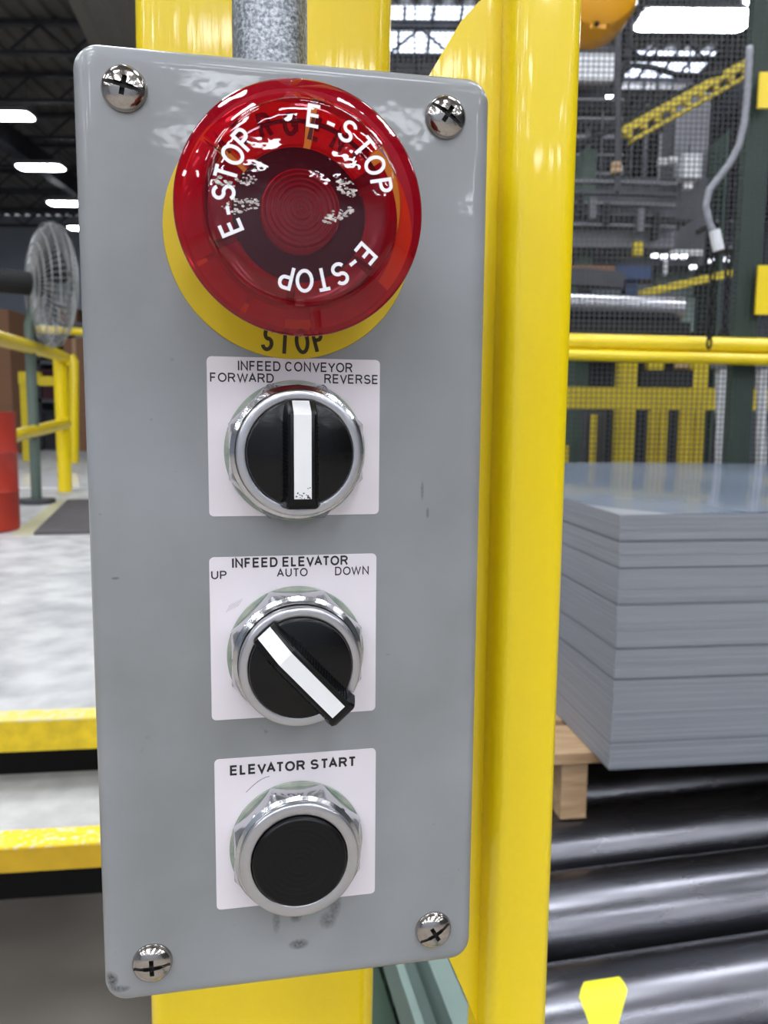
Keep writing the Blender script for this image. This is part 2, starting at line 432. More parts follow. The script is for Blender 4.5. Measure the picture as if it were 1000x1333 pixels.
for yy in (-13, -10.4, -7.8, -5.2, -2.6, .6, 2.6, 5.0):  # unseen lamp rows, put in to brighten the box front and its edges
    for xx in ((-9, -5, -1.5, 1.5, 5, 9) if yy < -2 else (-6.2, -2.2, 2.2, 6.2) if yy != 2.6 else (-4.4, -.4, 3.6)):
        fixture(xx, yy, ZL, 1.3, 'high-bay strip light over the work area, outside the photo', wd=.6)

# ================================================================== CONTROL BOX
c0 = Vector((-3.08992353e-02, 2.68440673e-01, EYE.z-4.54362921e-02))
ctl = empty('control_box', c0, YAW)
tag(ctl, 'grey metal push-button control station with red emergency stop, two selectors and a black button', 'control box')
PW, PH = 133.4, 318.2
bm = bmesh.new()
slab(bm, PW, PH, 8.0, [(.2, -18), (0, -17.5), (0, -5.0), (.2, -3.8), (.75, -2.5), (1.6, -1.4), (2.7, -.6), (4.0, -.15), (5.6, 0)], c=(.4, -.9), n=12)
cover = link('cover', bm, PANEL, ctl, smooth='auto')
bm = bmesh.new(); slab(bm, PW-3, PH-3, 7, [(0, -19.6), (0, -18)], c=(.4, -.9)); link('gasket', bm, DARKHOLE, ctl)
bm = bmesh.new(); slab(bm, PW-1.5, PH-1.5, 8, [(3, -60), (0, -56), (0, -19.6)], c=(.4, -.9), n=8); link('box_body', bm, PANEL, ctl, smooth='auto')

# screws
def screw_mesh():
    bm = bmesh.new()
    prof = [(0, -2), (6.5, -2), (6.9, .0), (6.85, .7)]
    for k in range(9):
        a = k/8*PI/2; prof.append((6.75*math.cos(a), .8+3.1*math.sin(a)) if k < 8 else (0, 3.9))
    lathe(bm, prof, 48)
    bmesh.ops.recalc_face_normals(bm, faces=bm.faces)
    me = bpy.data.meshes.new('screw'); bm.to_mesh(me); bm.free()
    o = bpy.data.objects.new('tmp_screw', me); COL.objects.link(o)
    cuts = []
    for (a, b, z0) in (((-8, -.55), (8, .55), 2.6), ((-2.9, -.75), (2.9, .75), 1.2), ((-.75, -2.9), (.75, 2.9), 1.2)):
        b2 = bmesh.new(); box(b2, frame((a[0], a[1], z0)), frame((b[0], b[1], 8)))
        bmesh.ops.recalc_face_normals(b2, faces=b2.faces)
        m2 = bpy.data.meshes.new('cut'); b2.to_mesh(m2); b2.free()
        c = bpy.data.objects.new('tmp_cut', m2); COL.objects.link(c); cuts.append(c)
        md = o.modifiers.new('b', 'BOOLEAN'); md.operation = 'DIFFERENCE'; md.object = c; md.solver = 'EXACT'
    bpy.context.view_layer.update()
    out = bpy.data.meshes.new_from_object(o.evaluated_get(bpy.context.evaluated_depsgraph_get()))
    for c in cuts + [o]: bpy.data.objects.remove(c)
    return out
sm = screw_mesh()
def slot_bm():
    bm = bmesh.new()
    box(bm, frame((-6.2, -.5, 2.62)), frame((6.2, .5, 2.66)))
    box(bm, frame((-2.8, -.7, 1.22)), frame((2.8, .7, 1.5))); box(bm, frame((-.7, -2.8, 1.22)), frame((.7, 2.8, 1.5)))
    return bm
slot_me = None
for (x, y, a) in ((-50.8, 144.3, -12), (51, 143.8, -33), (-49.6, -144.7, 2), (51.6, -144.7, 30)):
    M = Matrix.Translation(frame((x, y, 0))) @ Matrix.Rotation(-math.radians(a), 4, 'Y')
    s = linkme('screw', sm, STEELSCREW, ctl, smooth='auto', matrix=M)
    if slot_me is None:
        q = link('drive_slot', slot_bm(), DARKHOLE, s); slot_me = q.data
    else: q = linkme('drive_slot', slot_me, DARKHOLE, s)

# stick-on labels
def label(cx, cy, w_, h_, texts, lab=None):
    bm = bmesh.new(); slab(bm, w_, h_, 1.6, [(0, .02), (0, .28), (.12, .36)], c=(cx, cy), n=5)
    o = link('label_plate', bm, LABELP, ctl); 
    if lab: o['label'] = lab
    for t in texts: text_flat(t[0], *t[1:5], .42, INK, o, t[5] if len(t) > 5 else .0)
    return o
label(1.0, 38.1, 57.2, 52.4, [('INFEED CONVEYOR', -17.6, 20.2, 59.9, 63.1), ('FORWARD', -26.6, -6.0, 56.1, 59.1), ('REVERSE', 10.7, 29.0, 56.2, 59.3)], 'white label reading INFEED CONVEYOR')
l2 = label(.5, -30.1, 56.8, 56.6, [('INFEED ELEVATOR', -20.3, 18.9, -5.6, -2.2, .035), ('UP', -27.3, -22.2, -9.2, -6.4), ('AUTO', -5.5, 5.0, -9.1, -6.2), ('DOWN', 14.4, 26.2, -9.1, -6.1)], 'white label reading INFEED ELEVATOR')
l3 = label(.95, -100.1, 56.6, 55.4, [('ELEVATOR START', -22.1, 22.1, -78.5, -74.8, .05)], 'white label reading ELEVATOR START')
# pen scratches on the lower two labels
SCR = mat('scratch', (150, 150, 160), rough=.6)
bm = bmesh.new()
for k in range(6):
    xx = -22.5+k*.75; obar(bm, frame((xx, -20.6+.35*k, .39)), frame((xx+1.6, -17.9+.35*k, .39)), .00010, .0001)
link('scratch', bm, SCR, l2)
bm = bmesh.new(); tube(bm, [frame((-16.7+t*8.2/6, -85+math.sin(t/6*1.5)*5.2, .39)) for t in range(7)], .00008, 4)
link('scratch', bm, INK, l3)

# nut with eight flats, washer, bezel
def octa(th, r):
    a = (th-math.radians(22.5)) % (PI/4) - PI/8
    return 1/math.cos(a)*math.cos(PI/8)
def operator(name, cx, cy, hb, rb, ri, lab):
    bm = bmesh.new()
    lathe(bm, [(18, 1.2), (23.5, 1.2), (23.8, 2.0), (23.8, 5.2)], 96, nonround=octa)
    # chamfered top of the nut, back to round
    ring = [v for v in bm.verts if abs(-v.co.y*1000-5.2) < 1e-3]
    lathe(bm, [(23.8, 5.2), (22.9, 7.0), (21.9, 8.6)], 96, nonround=lambda t, r: octa(t, r) if r > 23.5 else (1+(octa(t, r)-1)*(.55 if r > 22.5 else .12)))
    lathe(bm, [(21.7, 8.6), (20.4, 9.3), (20.2, hb-4.5 if hb > 14 else 9.8)], 96)
    bmesh.ops.remove_doubles(bm, verts=bm.verts, dist=1e-6)
    o = link(name, bm, CHROME, ctl, loc=frame((cx, cy, 0)), smooth='auto'); o['label'] = lab
    bm = bmesh.new(); lathe(bm, [(17, .45), (23.3, .45), (23.5, .9), (23.2, 1.3), (17, 1.3)], 96)
    link('washer', bm, GREENW, o, smooth='auto')
    bm = bmesh.new()
    z0 = hb-4.6 if hb > 14 else 9.6
    lathe(bm, [(19.6, z0), (rb+.3, z0+.2), (rb+.5, z0+.8), (rb+.5, hb-.7), (rb+.3, hb-.25), (rb-.1, hb-.02), (ri+.45, hb+.12), (ri+.1, hb-.1), (ri, hb-.5), (ri, hb-3)], 96)
    link('bezel', bm, ALU, o, smooth='auto')
    return o
def selector(cy, rot, tail, lab, bend=12.3, tip=16.4):
    o = operator('selector_switch', 1.0, cy, 17.5, 19.4, 16.75, lab)
    bm = bmesh.new()
    lathe(bm, [(16.7, 14), (16.7, 18.2), (16.45, 18.9), (15.9, 19.2), (0, 19.3)], 96)
    k = link('knob', bm, BLACKP, o, smooth='auto')
    # the grip: a tapered bar across the knob, sloping down at its pointer end, flared at its tail
    R = Matrix.Rotation(math.radians(rot), 2)
    def P(x, y, h): v = R @ Vector((x, y)); return frame((v.x, v.y, h))
    bm = bmesh.new()
    hw = 4.6
    #           y,  half width top, half width base, top h
    secs = [(tip, 3.7, 4.4, 20.0), (tip-.4, 3.8, 4.8, 20.6), (bend+.3, 4.1, 5.4, 26.6), (bend-.3, 4.1, 5.5, 26.9), (0, 4.1, 5.5, 26.9), (-tail+3.2, 4.1, 5.5, 26.9), (-tail+2.4, 4.5, 6.0, 26.6), (-tail+.8, 4.7, 6.3, 25.9), (-tail, 4.2, 5.7, 25.0)]
    rings = []
    for y, wt, wb, ht in secs:
        rings.append([bm.verts.new(P(*q)) for q in ((-wb, y, 18.9), (-wb+.35, y, 21 if ht > 22.5 else 19.6), (-wt-.25, y, ht-.7), (-wt+.5, y, ht), (wt-.5, y, ht), (wt+.25, y, ht-.7), (wb-.35, y, 21 if ht > 22.5 else 19.6), (wb, y, 18.9))])
    for a, b in zip(rings, rings[1:]):
        for i in range(7): bm.faces.new((a[i], a[i+1], b[i+1], b[i]))
        bm.faces.new((a[7], a[0], b[0], b[7]))
    bm.faces.new(rings[0]); bm.faces.new(rings[-1][::-1])
    link('grip', bm, BLACKM, o, smooth='auto')
    # knurl ribs down both flanks of the grip
    bm = bmesh.new()
    y = 9.5
    while y > -tail+3.5:
        for s in (-1, 1):
            obar(bm, P(s*5.45, y, 19.4), P(s*4.45, y, 25.6), .0005, .0005)
        y -= 1.25
    link('grip_ribs', bm, BLACKM, o)
    bm = bmesh.new()
    pts = [(tip+.06, 20.15), (tip-.4, 20.8), (bend+.5, 26.85), (bend-.2, 27.15), (-tail+3.4, 27.15)]
    ra = []
    for y, h in pts: ra.append([bm.verts.new(P(-2.65, y, h+.08)), bm.verts.new(P(2.65, y, h+.08)), bm.verts.new(P(2.65, y, h-.8)), bm.verts.new(P(-2.65, y, h-.8))])
    for a, b in zip(ra, ra[1:]):
        for i in range(4): bm.faces.new((a[i], a[(i+1) % 4], b[(i+1) % 4], b[i]))
    bm.faces.new(ra[0]); bm.faces.new(ra[-1][::-1])
    pt = link('pointer_stripe', bm, WHITEP, o); pt['label'] = 'white pointer stripe'
    return o, P
s1, P1 = selector(33.6, 0, 16.8, 'selector knob under INFEED CONVEYOR, pointer straight up')
s2, P2 = selector(-35.8, 42.5, 19.8, 'selector knob under INFEED ELEVATOR, pointer turned to upper left', 8.3, 17.4)
# grime at the lower end of the first pointer
bm = bmesh.new()
for k in range(26):
    x = random.uniform(-2.3, 2.3); y = -13.2+abs(random.gauss(0, 1.3)); s = random.uniform(.06, .3)
    c = P1(x, y, 27.26); vs = [bm.verts.new(c+Vector((s*.001*math.cos(a)*random.uniform(.5, 1.6), 0, s*.001*math.sin(a)*random.uniform(.5, 1.4)))) for a in (0, 1.2, 2.5, 3.7, 5)]
    bm.faces.new(vs)
link('grime', bm, mat('grime', (66, 62, 60), rough=.8), s1)

pb = operator('push_button', .9, -105.6, 12.0, 20.0, 16.4, 'black push button in silver bezel under ELEVATOR START')
bm = bmesh.new()
prof = [(16.1, 8), (16.1, 12.4), (15.7, 13.1), (15.0, 13.45), (14.2, 13.3)]
r = 13.4
while r > 1:
    prof += [(r, 13.15), (r-.35, 13.30), (r-.8, 13.30), (r-1.1, 13.15)]; r -= 1.9
prof += [(0, 13.15)]
lathe(bm, prof, 96); link('button_cap', bm, BLACKM, pb, smooth='auto')

# emergency stop: yellow legend disc on the cover, red mushroom in front
bm = bmesh.new(); lathe(bm, [(16, .1), (40.0, .1), (40.2, .5), (40.0, .9), (16, .9)], 128)
lg = link('legend_disc', bm, LEGEND, ctl, loc=frame((-.2, 104.1, 0)), smooth='auto'); lg['label'] = 'round yellow legend disc reading EMERGENCY STOP'
text_arc('STOP', 34.6, [-102.6, -93.6, -84.2, -75.4], lambda r: .96, 8.2, .60, INKY, lg, outward=False, pen=.15)
text_arc('EMERGENCY', 33.6, [146-14*k for k in range(9)], lambda r: .96, 7.6, .7, INKY, lg, pen=.19)

es = None
bm = bmesh.new(); lathe(bm, [(15, .9), (22, .9), (22, 8), (17, 9), (17, 19), (19, 21), (19.5, 23), (12, 23), (12, 20), (0, 20)], 96)
es = link('emergency_stop_button', bm, BLACKM, ctl, loc=frame((.4, 104.2, 0)), smooth='auto'); es['label'] = 'large translucent red mushroom button with white lettering'
# red inner wedges, and outer wedges leaving two windows onto the yellow legend
def wedge(name, a0, a1, prof, m):
    bm = bmesh.new(); rows = []; a0 = math.radians(a0); a1 = math.radians(a1)
    nn = max(3, int(abs(a1-a0)*12))
    for j in range(nn+1):
        a = a0+(a1-a0)*j/nn
        rows.append([bm.verts.new(frame((r*math.cos(a), r*math.sin(a), h))) for r, h in prof])
    for p, q in zip(rows, rows[1:]):
        for i in range(len(prof)): bm.faces.new((p[i], p[(i+1) % len(prof)], q[(i+1) % len(prof)], q[i]))
    bm.faces.new(rows[0]); bm.faces.new(rows[-1][::-1])
    return link(name, bm, m, es, smooth='auto')
RCLEAR = clear_plastic('clear_red_plastic', (.92, .10, .10, 1), (.4, .0, .01, 1), .12, .06)
for k in range(6):
    a0 = -97+60*k
    wedge('inner_wedge', a0+3, a0+57, [(19.6, 22.5), (19.6, 25.6), (21, 26.6), (25.5, 27.2), (26.4, 26.4), (26.4, 22.5)], RCLEAR if k in (2, 3) else REDSEG)
for a0, a1 in ((41, 80), (83, 143), (146, 206), (209, 238), (241, 262), (276, 322)):
    wedge('outer_wedge', a0, a1, [(26.9, 23.0), (26.9, 25.4), (28, 26.4), (33.0, 25.4), (34.0, 24.4), (34.0, 23.0)], RCLEAR if a0 in (41, 83) else REDSEG)
wedge('backing_ring', 152, 395, [(19.6, 21.4), (19.6, 22.3), (30.0, 22.3), (30.0, 21.4)], REDRING)
# centre post with concentric steps
bm = bmesh.new()
prof = [(11.4, 22), (11.4, 30.5), (10.9, 31.2)]
r = 10.3; h = 31.2
while r > .8:
    prof += [(r, h-1.2), (r-.3, h+.1), (r-.7, h+.1), (r-1.0, h-1.2)]; r -= 1.45; h += .12
prof += [(0, h)]
lathe(bm, prof, 96); link('ring_lens', bm, REDRING, es, smooth='auto')
# mushroom shell
def hdome(r):
    return 43.6-1.5*(r/26.0)**2
bm = bmesh.new()
lathe(bm, [(33.6, 29.0), (35.3, 29.4), (35.75, 30.2), (35.6, 31.0), (34.8, 31.9), (31.5, 34.3), (28.6, 36.2), (27.6, 37.4), (27.2, 39.6)], 128)
link('lens_skirt', bm, LENS, es, smooth=True)
bm = bmesh.new()
prof = [(27.2, 39.6), (26.95, 40.9), (26.4, 41.7), (25.5, hdome(25.5))] + [(r, hdome(r)) for r in (22, 18, 14, 10, 6, 3)] + [(0, hdome(0))]
lathe(bm, prof, 128); link('lens_dome', bm, DOME, es, smooth=True)
GLINT = mat('worn_film', (214, 208, 202), rough=.5, rgb2=(150, 140, 136), nscale=900, contrast=(.4, .6))  # pale specks that paint reflections onto the dome face
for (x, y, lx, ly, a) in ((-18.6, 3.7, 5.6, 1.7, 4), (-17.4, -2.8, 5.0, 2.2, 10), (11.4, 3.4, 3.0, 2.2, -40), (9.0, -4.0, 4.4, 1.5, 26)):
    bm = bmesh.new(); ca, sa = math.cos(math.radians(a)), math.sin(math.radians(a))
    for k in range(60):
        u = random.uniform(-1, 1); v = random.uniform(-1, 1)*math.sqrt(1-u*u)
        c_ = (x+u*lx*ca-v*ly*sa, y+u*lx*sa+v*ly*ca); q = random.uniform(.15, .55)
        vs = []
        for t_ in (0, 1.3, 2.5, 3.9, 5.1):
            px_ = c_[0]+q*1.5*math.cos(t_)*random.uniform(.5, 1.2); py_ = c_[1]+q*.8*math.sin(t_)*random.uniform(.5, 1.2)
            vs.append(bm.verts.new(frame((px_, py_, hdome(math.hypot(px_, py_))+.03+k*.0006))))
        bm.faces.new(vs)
    link('worn_patch', bm, GLINT, es)
for st in (83.5, -39.5, -157):
    text_arc('E-STOP', 21.8, [st-d for d in (0, 13, 26, 41, 56, 71)] if st > 0 else [st-d for d in (0, 11.5, 24, 37.5, 51, 64.5)], lambda r: hdome(r)+.06, 6.3, .8, WHITEINK, es, pen=.15)

# ================================================================== CONDUIT, COLUMN, POST
EXm = Matrix.Translation(c0) @ Matrix.Rotation(YAW, 4, 'Z')
def wl(x, y, h):            # panel mm -> world
    return EXm @ frame((x, y, h))
cd = empty('conduit', wl(-4.7, 156.6, -30), YAW); tag(cd, 'speckled galvanised conduit rising from the top of the grey box', 'conduit')
bm = bmesh.new(); tube(bm, [(0, 0, 0), (0, 0, 1.5)], .0130, 48); link('pipe', bm, GALV, cd, smooth='auto')
bm = bmesh.new(); tube(bm, [(0, 0, 1.1), (0, 0, 1.14)], .0165, 32); link('coupling', bm, GALV, cd, smooth='auto')
def rtube(name, w_, d_, r, z0, z1, m, loc, rz, parent=None):
    pts = rrect(w_, d_, r, 8); bm = bmesh.new()
    a = [bm.verts.new((x, y, z0)) for x, y in pts]; b = [bm.verts.new((x, y, z1)) for x, y in pts]; n = len(a)
    for k in range(n): bm.faces.new((a[k], a[(k+1) % n], b[(k+1) % n], b[k]))
    bm.faces.new(a); bm.faces.new(b[::-1])
    o = link(name, bm, m, parent, smooth='auto'); o.location = loc
    if not parent: o.rotation_euler = (0, 0, rz)
    return o
p = wl(-.8, 0, -160-60)
colm = empty('steel_column', (p.x, p.y, 0), YAW); tag(colm, 'broad yellow square steel column standing behind the grey box', 'column')
colm['kind'] = 'thing'
colm.location.x -= .0104*1.33*math.cos(YAW); colm.location.y -= .0104*1.33*math.sin(YAW)
colm.rotation_euler = (0, .0104, YAW)
rtube('column_tube', .129, .12, .010, 0, 4.2, YEL, (0, 0, 0), 0, colm)
bm = bmesh.new(); box(bm, (-.12, -.1, 0), (.12, .1, .012)); link('base_plate', bm, YEL, colm)
p = wl(105.3, 0, -46-17.5)
post = empty('guard_post', (p.x, p.y, 0), YAW); tag(post, 'glossy yellow square tube post to the right of the grey box, with gusset', 'post')
rtube('post_tube', .0298, .035, .0068, 0, 4.0, YEL, (0, 0, 0), 0, post)
bm = bmesh.new(); box(bm, (-.07, -.07, 0), (.07, .07, .01)); link('base_plate', bm, YEL, post)
poly = [(88, 217), (80.5, 211.5), (73, 203), (60.5, 182), (44, 152), (-52, 146), (-52, -150), (52, -150), (75.8, -203), (90.4, -238), (96, -250), (97, 226)]
bm = bmesh.new()
inv = post.matrix_basis  # built below in post space
PM = (Matrix.Translation(p.to_3d()*1.0) if False else Matrix.Translation(Vector((p.x, p.y, 0))) @ Matrix.Rotation(YAW, 4, 'Z')).inverted()
fa = [bm.verts.new(PM @ wl(x, y, -61)) for x, y in poly]; fb = [bm.verts.new(PM @ wl(x, y, -66)) for x, y in poly]
bm.faces.new(fa); bm.faces.new(fb[::-1]); n = len(fa)
for k in range(n): bm.faces.new((fa[k], fb[k], fb[(k+1) % n], fa[(k+1) % n]))
link('gusset_plate', bm, YEL, post)

# pale teal channel running away at lower right, above the rollers
t = empty('guide_channel', (0, 0, 0)); tag(t, 'pale teal steel channel below the grey box beside the rollers', 'channel')
zt = .665
a1 = atz(541, 1333, zt); a0 = atz(514, 1255, zt); b1 = atz(620, 1333, zt); b0 = atz(583, 1243, zt)
dirv = ((a0-a1).normalized()+(b0-b1).normalized()); dirv.z = 0; dirv.normalize()
mid = (a1+b1)/2; wch = abs((b1-a1).cross(dirv).length)
sdir = Vector((dirv.y, -dirv.x, 0))
t.location = (mid.x, mid.y, .605)
L0, L1 = -1.2, .75
def chan(u0, u1, z0, z1):
    bm = bmesh.new(); vs = []
    for l in (L0, L1):
        for u, z in ((u0, z0), (u1, z0), (u1, z1), (u0, z1)):
            q = dirv*l+sdir*u; vs.append(bm.verts.new((q.x, q.y, z)))
    bm.faces.new(vs[0:4]); bm.faces.new(vs[4:8][::-1])
    for i in range(4): bm.faces.new((vs[i], vs[4+i], vs[4+(i+1) % 4], vs[(i+1) % 4]))
    return bm
h_ = wch/2
link('flange', chan(-h_, -h_+.010, 0, .06), TEAL, t); link('flange', chan(h_-.026, h_, 0, .06), TEAL, t); link('web', chan(-h_+.010, h_-.026, 0, .008), TEAL, t)

# ================================================================== ROLLER CONVEYOR
RY = math.radians(12.5)
conv = empty('roller_conveyor', (1.0, 1.4, 0), RY)
tag(conv, 'conveyor of large dark steel rollers under the pallet', 'conveyor')
dR = .17; zr = .60-dR/2
rx = Vector((math.cos(RY), math.sin(RY), 0)); ry = Vector((-math.sin(RY), math.cos(RY), 0))
CM = (Matrix.Translation((1.0, 1.4, 0)) @ Matrix.Rotation(RY, 4, 'Z')).inverted()
def top_at(px, py):      # a roller whose upper edge shows here
    return CM @ atz(px, py, .60)
ys = [top_at(760, 1253).y, top_at(760, 1132).y]
pitch = ys[1]-ys[0]
x_l, x_r = -1.02, 1.6
roller_me = None
for k in range(-1, 7):
    yy = ys[0]-.02+k*pitch
    if roller_me is None:
        bm = bmesh.new(); seg = 64
        tube(bm, [(x_l, 0, 0), (x_l+.001, 0, 0), (x_r-.001, 0, 0), (x_r, 0, 0)], [dR/2-.004, dR/2, dR/2, dR/2-.004], seg)
        o = link('roller', bm, ROLL, conv, smooth='auto'); roller_me = o.data
    else: o = linkme('roller', roller_me, ROLL, conv)
    o.location = (0, yy, zr)
    bm = bmesh.new(); tube(bm, [(x_l-.06, 0, 0), (x_r+.06, 0, 0)], .02, 12); link('shaft', bm, DMETAL, o)
    if k == 0:
        # fluorescent marker wrapped on the drum (a wedge, wide at the top)
        bm = bmesh.new(); rows = []
        cxm = (CM @ atz(775, 1262, .60)).x
        for j in range(15):
            u = j/14; ang = math.radians(100+u*92)   # from the top towards the viewer and down
            hw = (.026+.010*min(1, u*8)) if u < .125 else max(.006, .036*(1-(u-.125)/.5*.80)); sh_ = -.050*u
            rr = dR/2+.0008
            yv, zv = rr*math.cos(ang), rr*math.sin(ang)
            rows.append((bm.verts.new((cxm+sh_-hw, yv, zv)), bm.verts.new((cxm+sh_+hw, yv, zv))))
        for p_, q_ in zip(rows, rows[1:]): bm.faces.new((p_[0], p_[1], q_[1], q_[0]))
        mk = link('marker_tape', bm, MARK, o); mk['label'] = 'fluorescent yellow wedge marker'
for s, xx in ((-1, x_l-.05), (1, x_r+.03)):
    bm = bmesh.new(); box(bm, (xx-.02, ys[0]-1.6*pitch, .38), (xx+.02, ys[0]+6.6*pitch, .56)); link('side_rail', bm, GREENM, conv)
    for yy in (ys[0]-1.3*pitch, ys[0]+2.5*pitch, ys[0]+6.3*pitch):
        bm = bmesh.new(); box(bm, (xx-.04, yy-.04, 0), (xx+.04, yy+.04, .38)); link('leg', bm, GREENM, conv)
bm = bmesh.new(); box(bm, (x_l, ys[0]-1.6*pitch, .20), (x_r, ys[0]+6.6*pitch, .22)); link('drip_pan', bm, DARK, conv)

# ================================================================== PALLET AND SHEET STACK
SY = math.radians(7.5)
zpal = .735
cor = atz(793, 1003, zpal)
SMat = Matrix.Translation((cor.x, cor.y, 0)) @ Matrix.Rotation(SY, 4, 'Z')
pal = empty('pallet', (cor.x, cor.y, .60), SY)
tag(pal, 'pale wooden pallet under the stack of grey sheets', 'pallet')
SWd, SDp = 1.25, 1.45
for k in range(9):
    yy = .075+k*.160
    bm = bmesh.new(); box(bm, (-.115+random.uniform(-.004, .004), yy, .115), (SWd+.03, yy+.135, .135)); link('deck_board', bm, WOOD, pal)
for k in range(3):
    xx = -.052+k*.62
    bm = bmesh.new(); box(bm, (xx, .09 if k == 0 else .34, .0), (xx+.05, SDp+.02, .115)); link('stringer', bm, WOOD, pal)
ztop = cor.y*(542-667)/FPX  # rough, refined below
top_z = at(805, 666, cor.y).z
Hst = top_z-zpal
cuts = [0, .355, .475, .645, .885, 1.0]   # from the bottom
labs = ['bottom bundle of grey sheets resting on the pallet', 'thin grey sheet bundle second from the bottom of the stack', 'middle bundle of the grey sheet stack', 'thick grey sheet bundle just under the top one', 'top bundle of grey sheets with glossy bluish upper face']
def sway(f): return .012*math.sin(f*3.0)-.004
for i in range(5):
    z0 = Hst*cuts[i]; z1 = Hst*cuts[i+1]-.0008
    t = empty('sheet_bundle', (cor.x, cor.y, zpal+z0), SY)
    tag(t, labs[i], 'sheet bundle', 'bundles of grey sheets stacked on the pallet')
    n = max(6, int((z1-z0)/.0042)); bm = bmesh.new(); bmd = bmesh.new()
    for k in range(n):
        za = (z1-z0)*k/n; zb = (z1-z0)*(k+1)/n
        f = (z0+za)/Hst; dx = sway(f)*.3+random.uniform(-.0007, .0007); dy = random.uniform(-.0008, .0008)
        dk = (k == 0) or random.random() < .035
        e = .0014 if dk else 0
        if i == 4 and k == n-1: continue
        box(bmd if dk else bm, (dx+e, dy+e, za), (SWd+dx, SDp+dy, zb))
    link('sheets', bm, SHEET, t)
    link('dark_sheets', bmd, SHEETD, t)
    if i == 4:
        # top sheet, sagging a little at its edges
        bm = bmesh.new(); nx, ny = 14, 14
        za = (z1-z0)*(n-1)/n; G = []
        for a in range(nx+1):
            row = []
            for b in range(ny+1):
                u, v = a/nx, b/ny
                row.append(bm.verts.new((.0+u*SWd, v*SDp, za+.004-.010*max(0, 1-u*5)**2*.4-.004*max(0, 1-v*4)**2+.003*math.sin(u*7+v*4))))
            G.append(row)
        for a in range(nx):
            for b in range(ny): bm.faces.new((G[a][b], G[a+1][b], G[a+1][b+1], G[a][b+1]))
        bmesh.ops.solidify(bm, geom=bm.faces[:], thickness=.0035)
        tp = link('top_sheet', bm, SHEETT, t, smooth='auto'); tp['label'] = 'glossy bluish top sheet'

# ================================================================== WIRE GUARD FENCE
FY = math.radians(3)
YFN = 3.12
fen = empty('guard_fence', at(750, 600, YFN)*1.0, 0); fen.location.z = 0
tag(fen, 'wire mesh machine guard with yellow rail behind the sheet stack', 'fence')
fo = Vector(fen.location)
def fp(px, py, dy=0): return at(px, py, YFN+dy)-fo
def fbar(name, a, b, wd, ht, m):
    bm = bmesh.new(); obar(bm, a, b, wd, ht); return link(name, bm, m, fen)
bm = bmesh.new(); tube(bm, [fp(480, 438, -.03), fp(1100, 453, -.03)], .030, 16); link('top_rail', bm, YEL, fen, smooth='auto')
bm = bmesh.new(); tube(bm, [fp(480, 455, -.05), fp(1100, 471, -.05)], .022, 16); link('rail_flange', bm, YEL, fen, smooth='auto')
bm = bmesh.new()
xa, xb = fp(470, 0).x, fp(1120, 0).x
xs = xa
while xs < xb:
    obar(bm, (xs, 0, .55), (xs, 0, 3.6), .0028, .0028); xs += .0195
zz = .55
while zz < 3.6:
    obar(bm, (xa, .003, zz), (xb, .003, zz), .0028, .0028); zz += .0195
wm = link('wire_mesh', bm, WIREM, fen); wm['kind'] = 'stuff'
for px0 in (975, 470, 1120):
    q = fp(px0, 300, .06)
    bm = bmesh.new(); box(bm, (q.x-.045, .03, 0), (q.x+.045, .08, 3.7)); link('fence_post', bm, GREENM, fen)
bm = bmesh.new(); q0 = fp(988, 95, -.02); q1 = fp(1002, 142, -.02); box(bm, (q0.x, -.03, q1.z), (q1.x, -.02, q0.z)); s_ = link('sign_plate', bm, YEL, fen); s_['label'] = 'small yellow plate on the green fence post'
bm = bmesh.new(); q0 = fp(986, 346, -.02); q1 = fp(1010, 410, -.02); box(bm, (q0.x, -.03, q1.z), (q1.x, -.02, q0.z)); link('sign_plate', bm, YEL, fen)

# ================================================================== MACHINE BEHIND THE FENCE
def px_empty(name, px, Y, label_, cat, group=None):
    p_ = at(px, 542, Y); t_ = empty(name, (p_.x, Y, 0)); tag(t_, label_, cat, group); return t_
def pxbox(name, t_, x0, y0, x1, y1, Y, dep, m, lab=None):
    a = at(x0, y1, Y); b = at(x1, y0, Y)
    o_ = Vector(t_.location)
    bm = bmesh.new(); box(bm, Vector((a.x, Y, a.z))-o_, Vector((b.x, Y+dep, b.z))-o_)
    o = link(name, bm, m, t_)
    if lab: o['label'] = lab
    return o
def pxtube(name, t_, pts, rpx, m, seg=12, smooth=True):
    o_ = Vector(t_.location)
    P_ = [at(x, y, Y)-o_ for x, y, Y in pts]
    bm = bmesh.new(); tube(bm, P_, rpx*pts[0][2]/FPX, seg); return link(name, bm, m, t_, smooth='auto')
def pxbar(name, t_, p0, p1, wpx, dep, m):
    o_ = Vector(t_.location); bm = bmesh.new()
    obar(bm, at(*p0)-o_, at(*p1)-o_, dep, wpx*p0[2]/FPX); return link(name, bm, m, t_)
mc = px_empty('press_machine', 850, 5.4, 'large dark green press with yellow doors behind the wire mesh', 'machine')
pxbox('frame_column', mc, 738, 195, 778, 760, 5.2, .5, GREENM)
pxbox('frame_column', mc, 915, 170, 950, 760, 5.6, .5, GREENM)
pxbox('machine_body', mc, 770, 232, 922, 345, 5.7, .8, DMETAL)
pxbox('lower_body', mc, 745, 430, 960, 760, 5.8, .8, DARK)
pxbox('crosshead', mc, 738, 300, 880, 322, 5.1, .3, GREYM)
pxbox('crosshead', mc, 738, 268, 905, 284, 5.15, .3, DMETAL)
pxbox('striped_beam', mc, 738, 346, 802, 358, 5.0, .15, BROWN)
pxbox('blue_panel', mc, 800, 346, 848, 362, 5.0, .15, BLUE)
pxbox('blue_panel', mc, 815, 362, 832, 384, 5.05, .1, BLUE)
pxtube('steel_drum', mc, [(732, 398, 4.9), (886, 404, 4.9)], 17, BRIGHTST, 24)
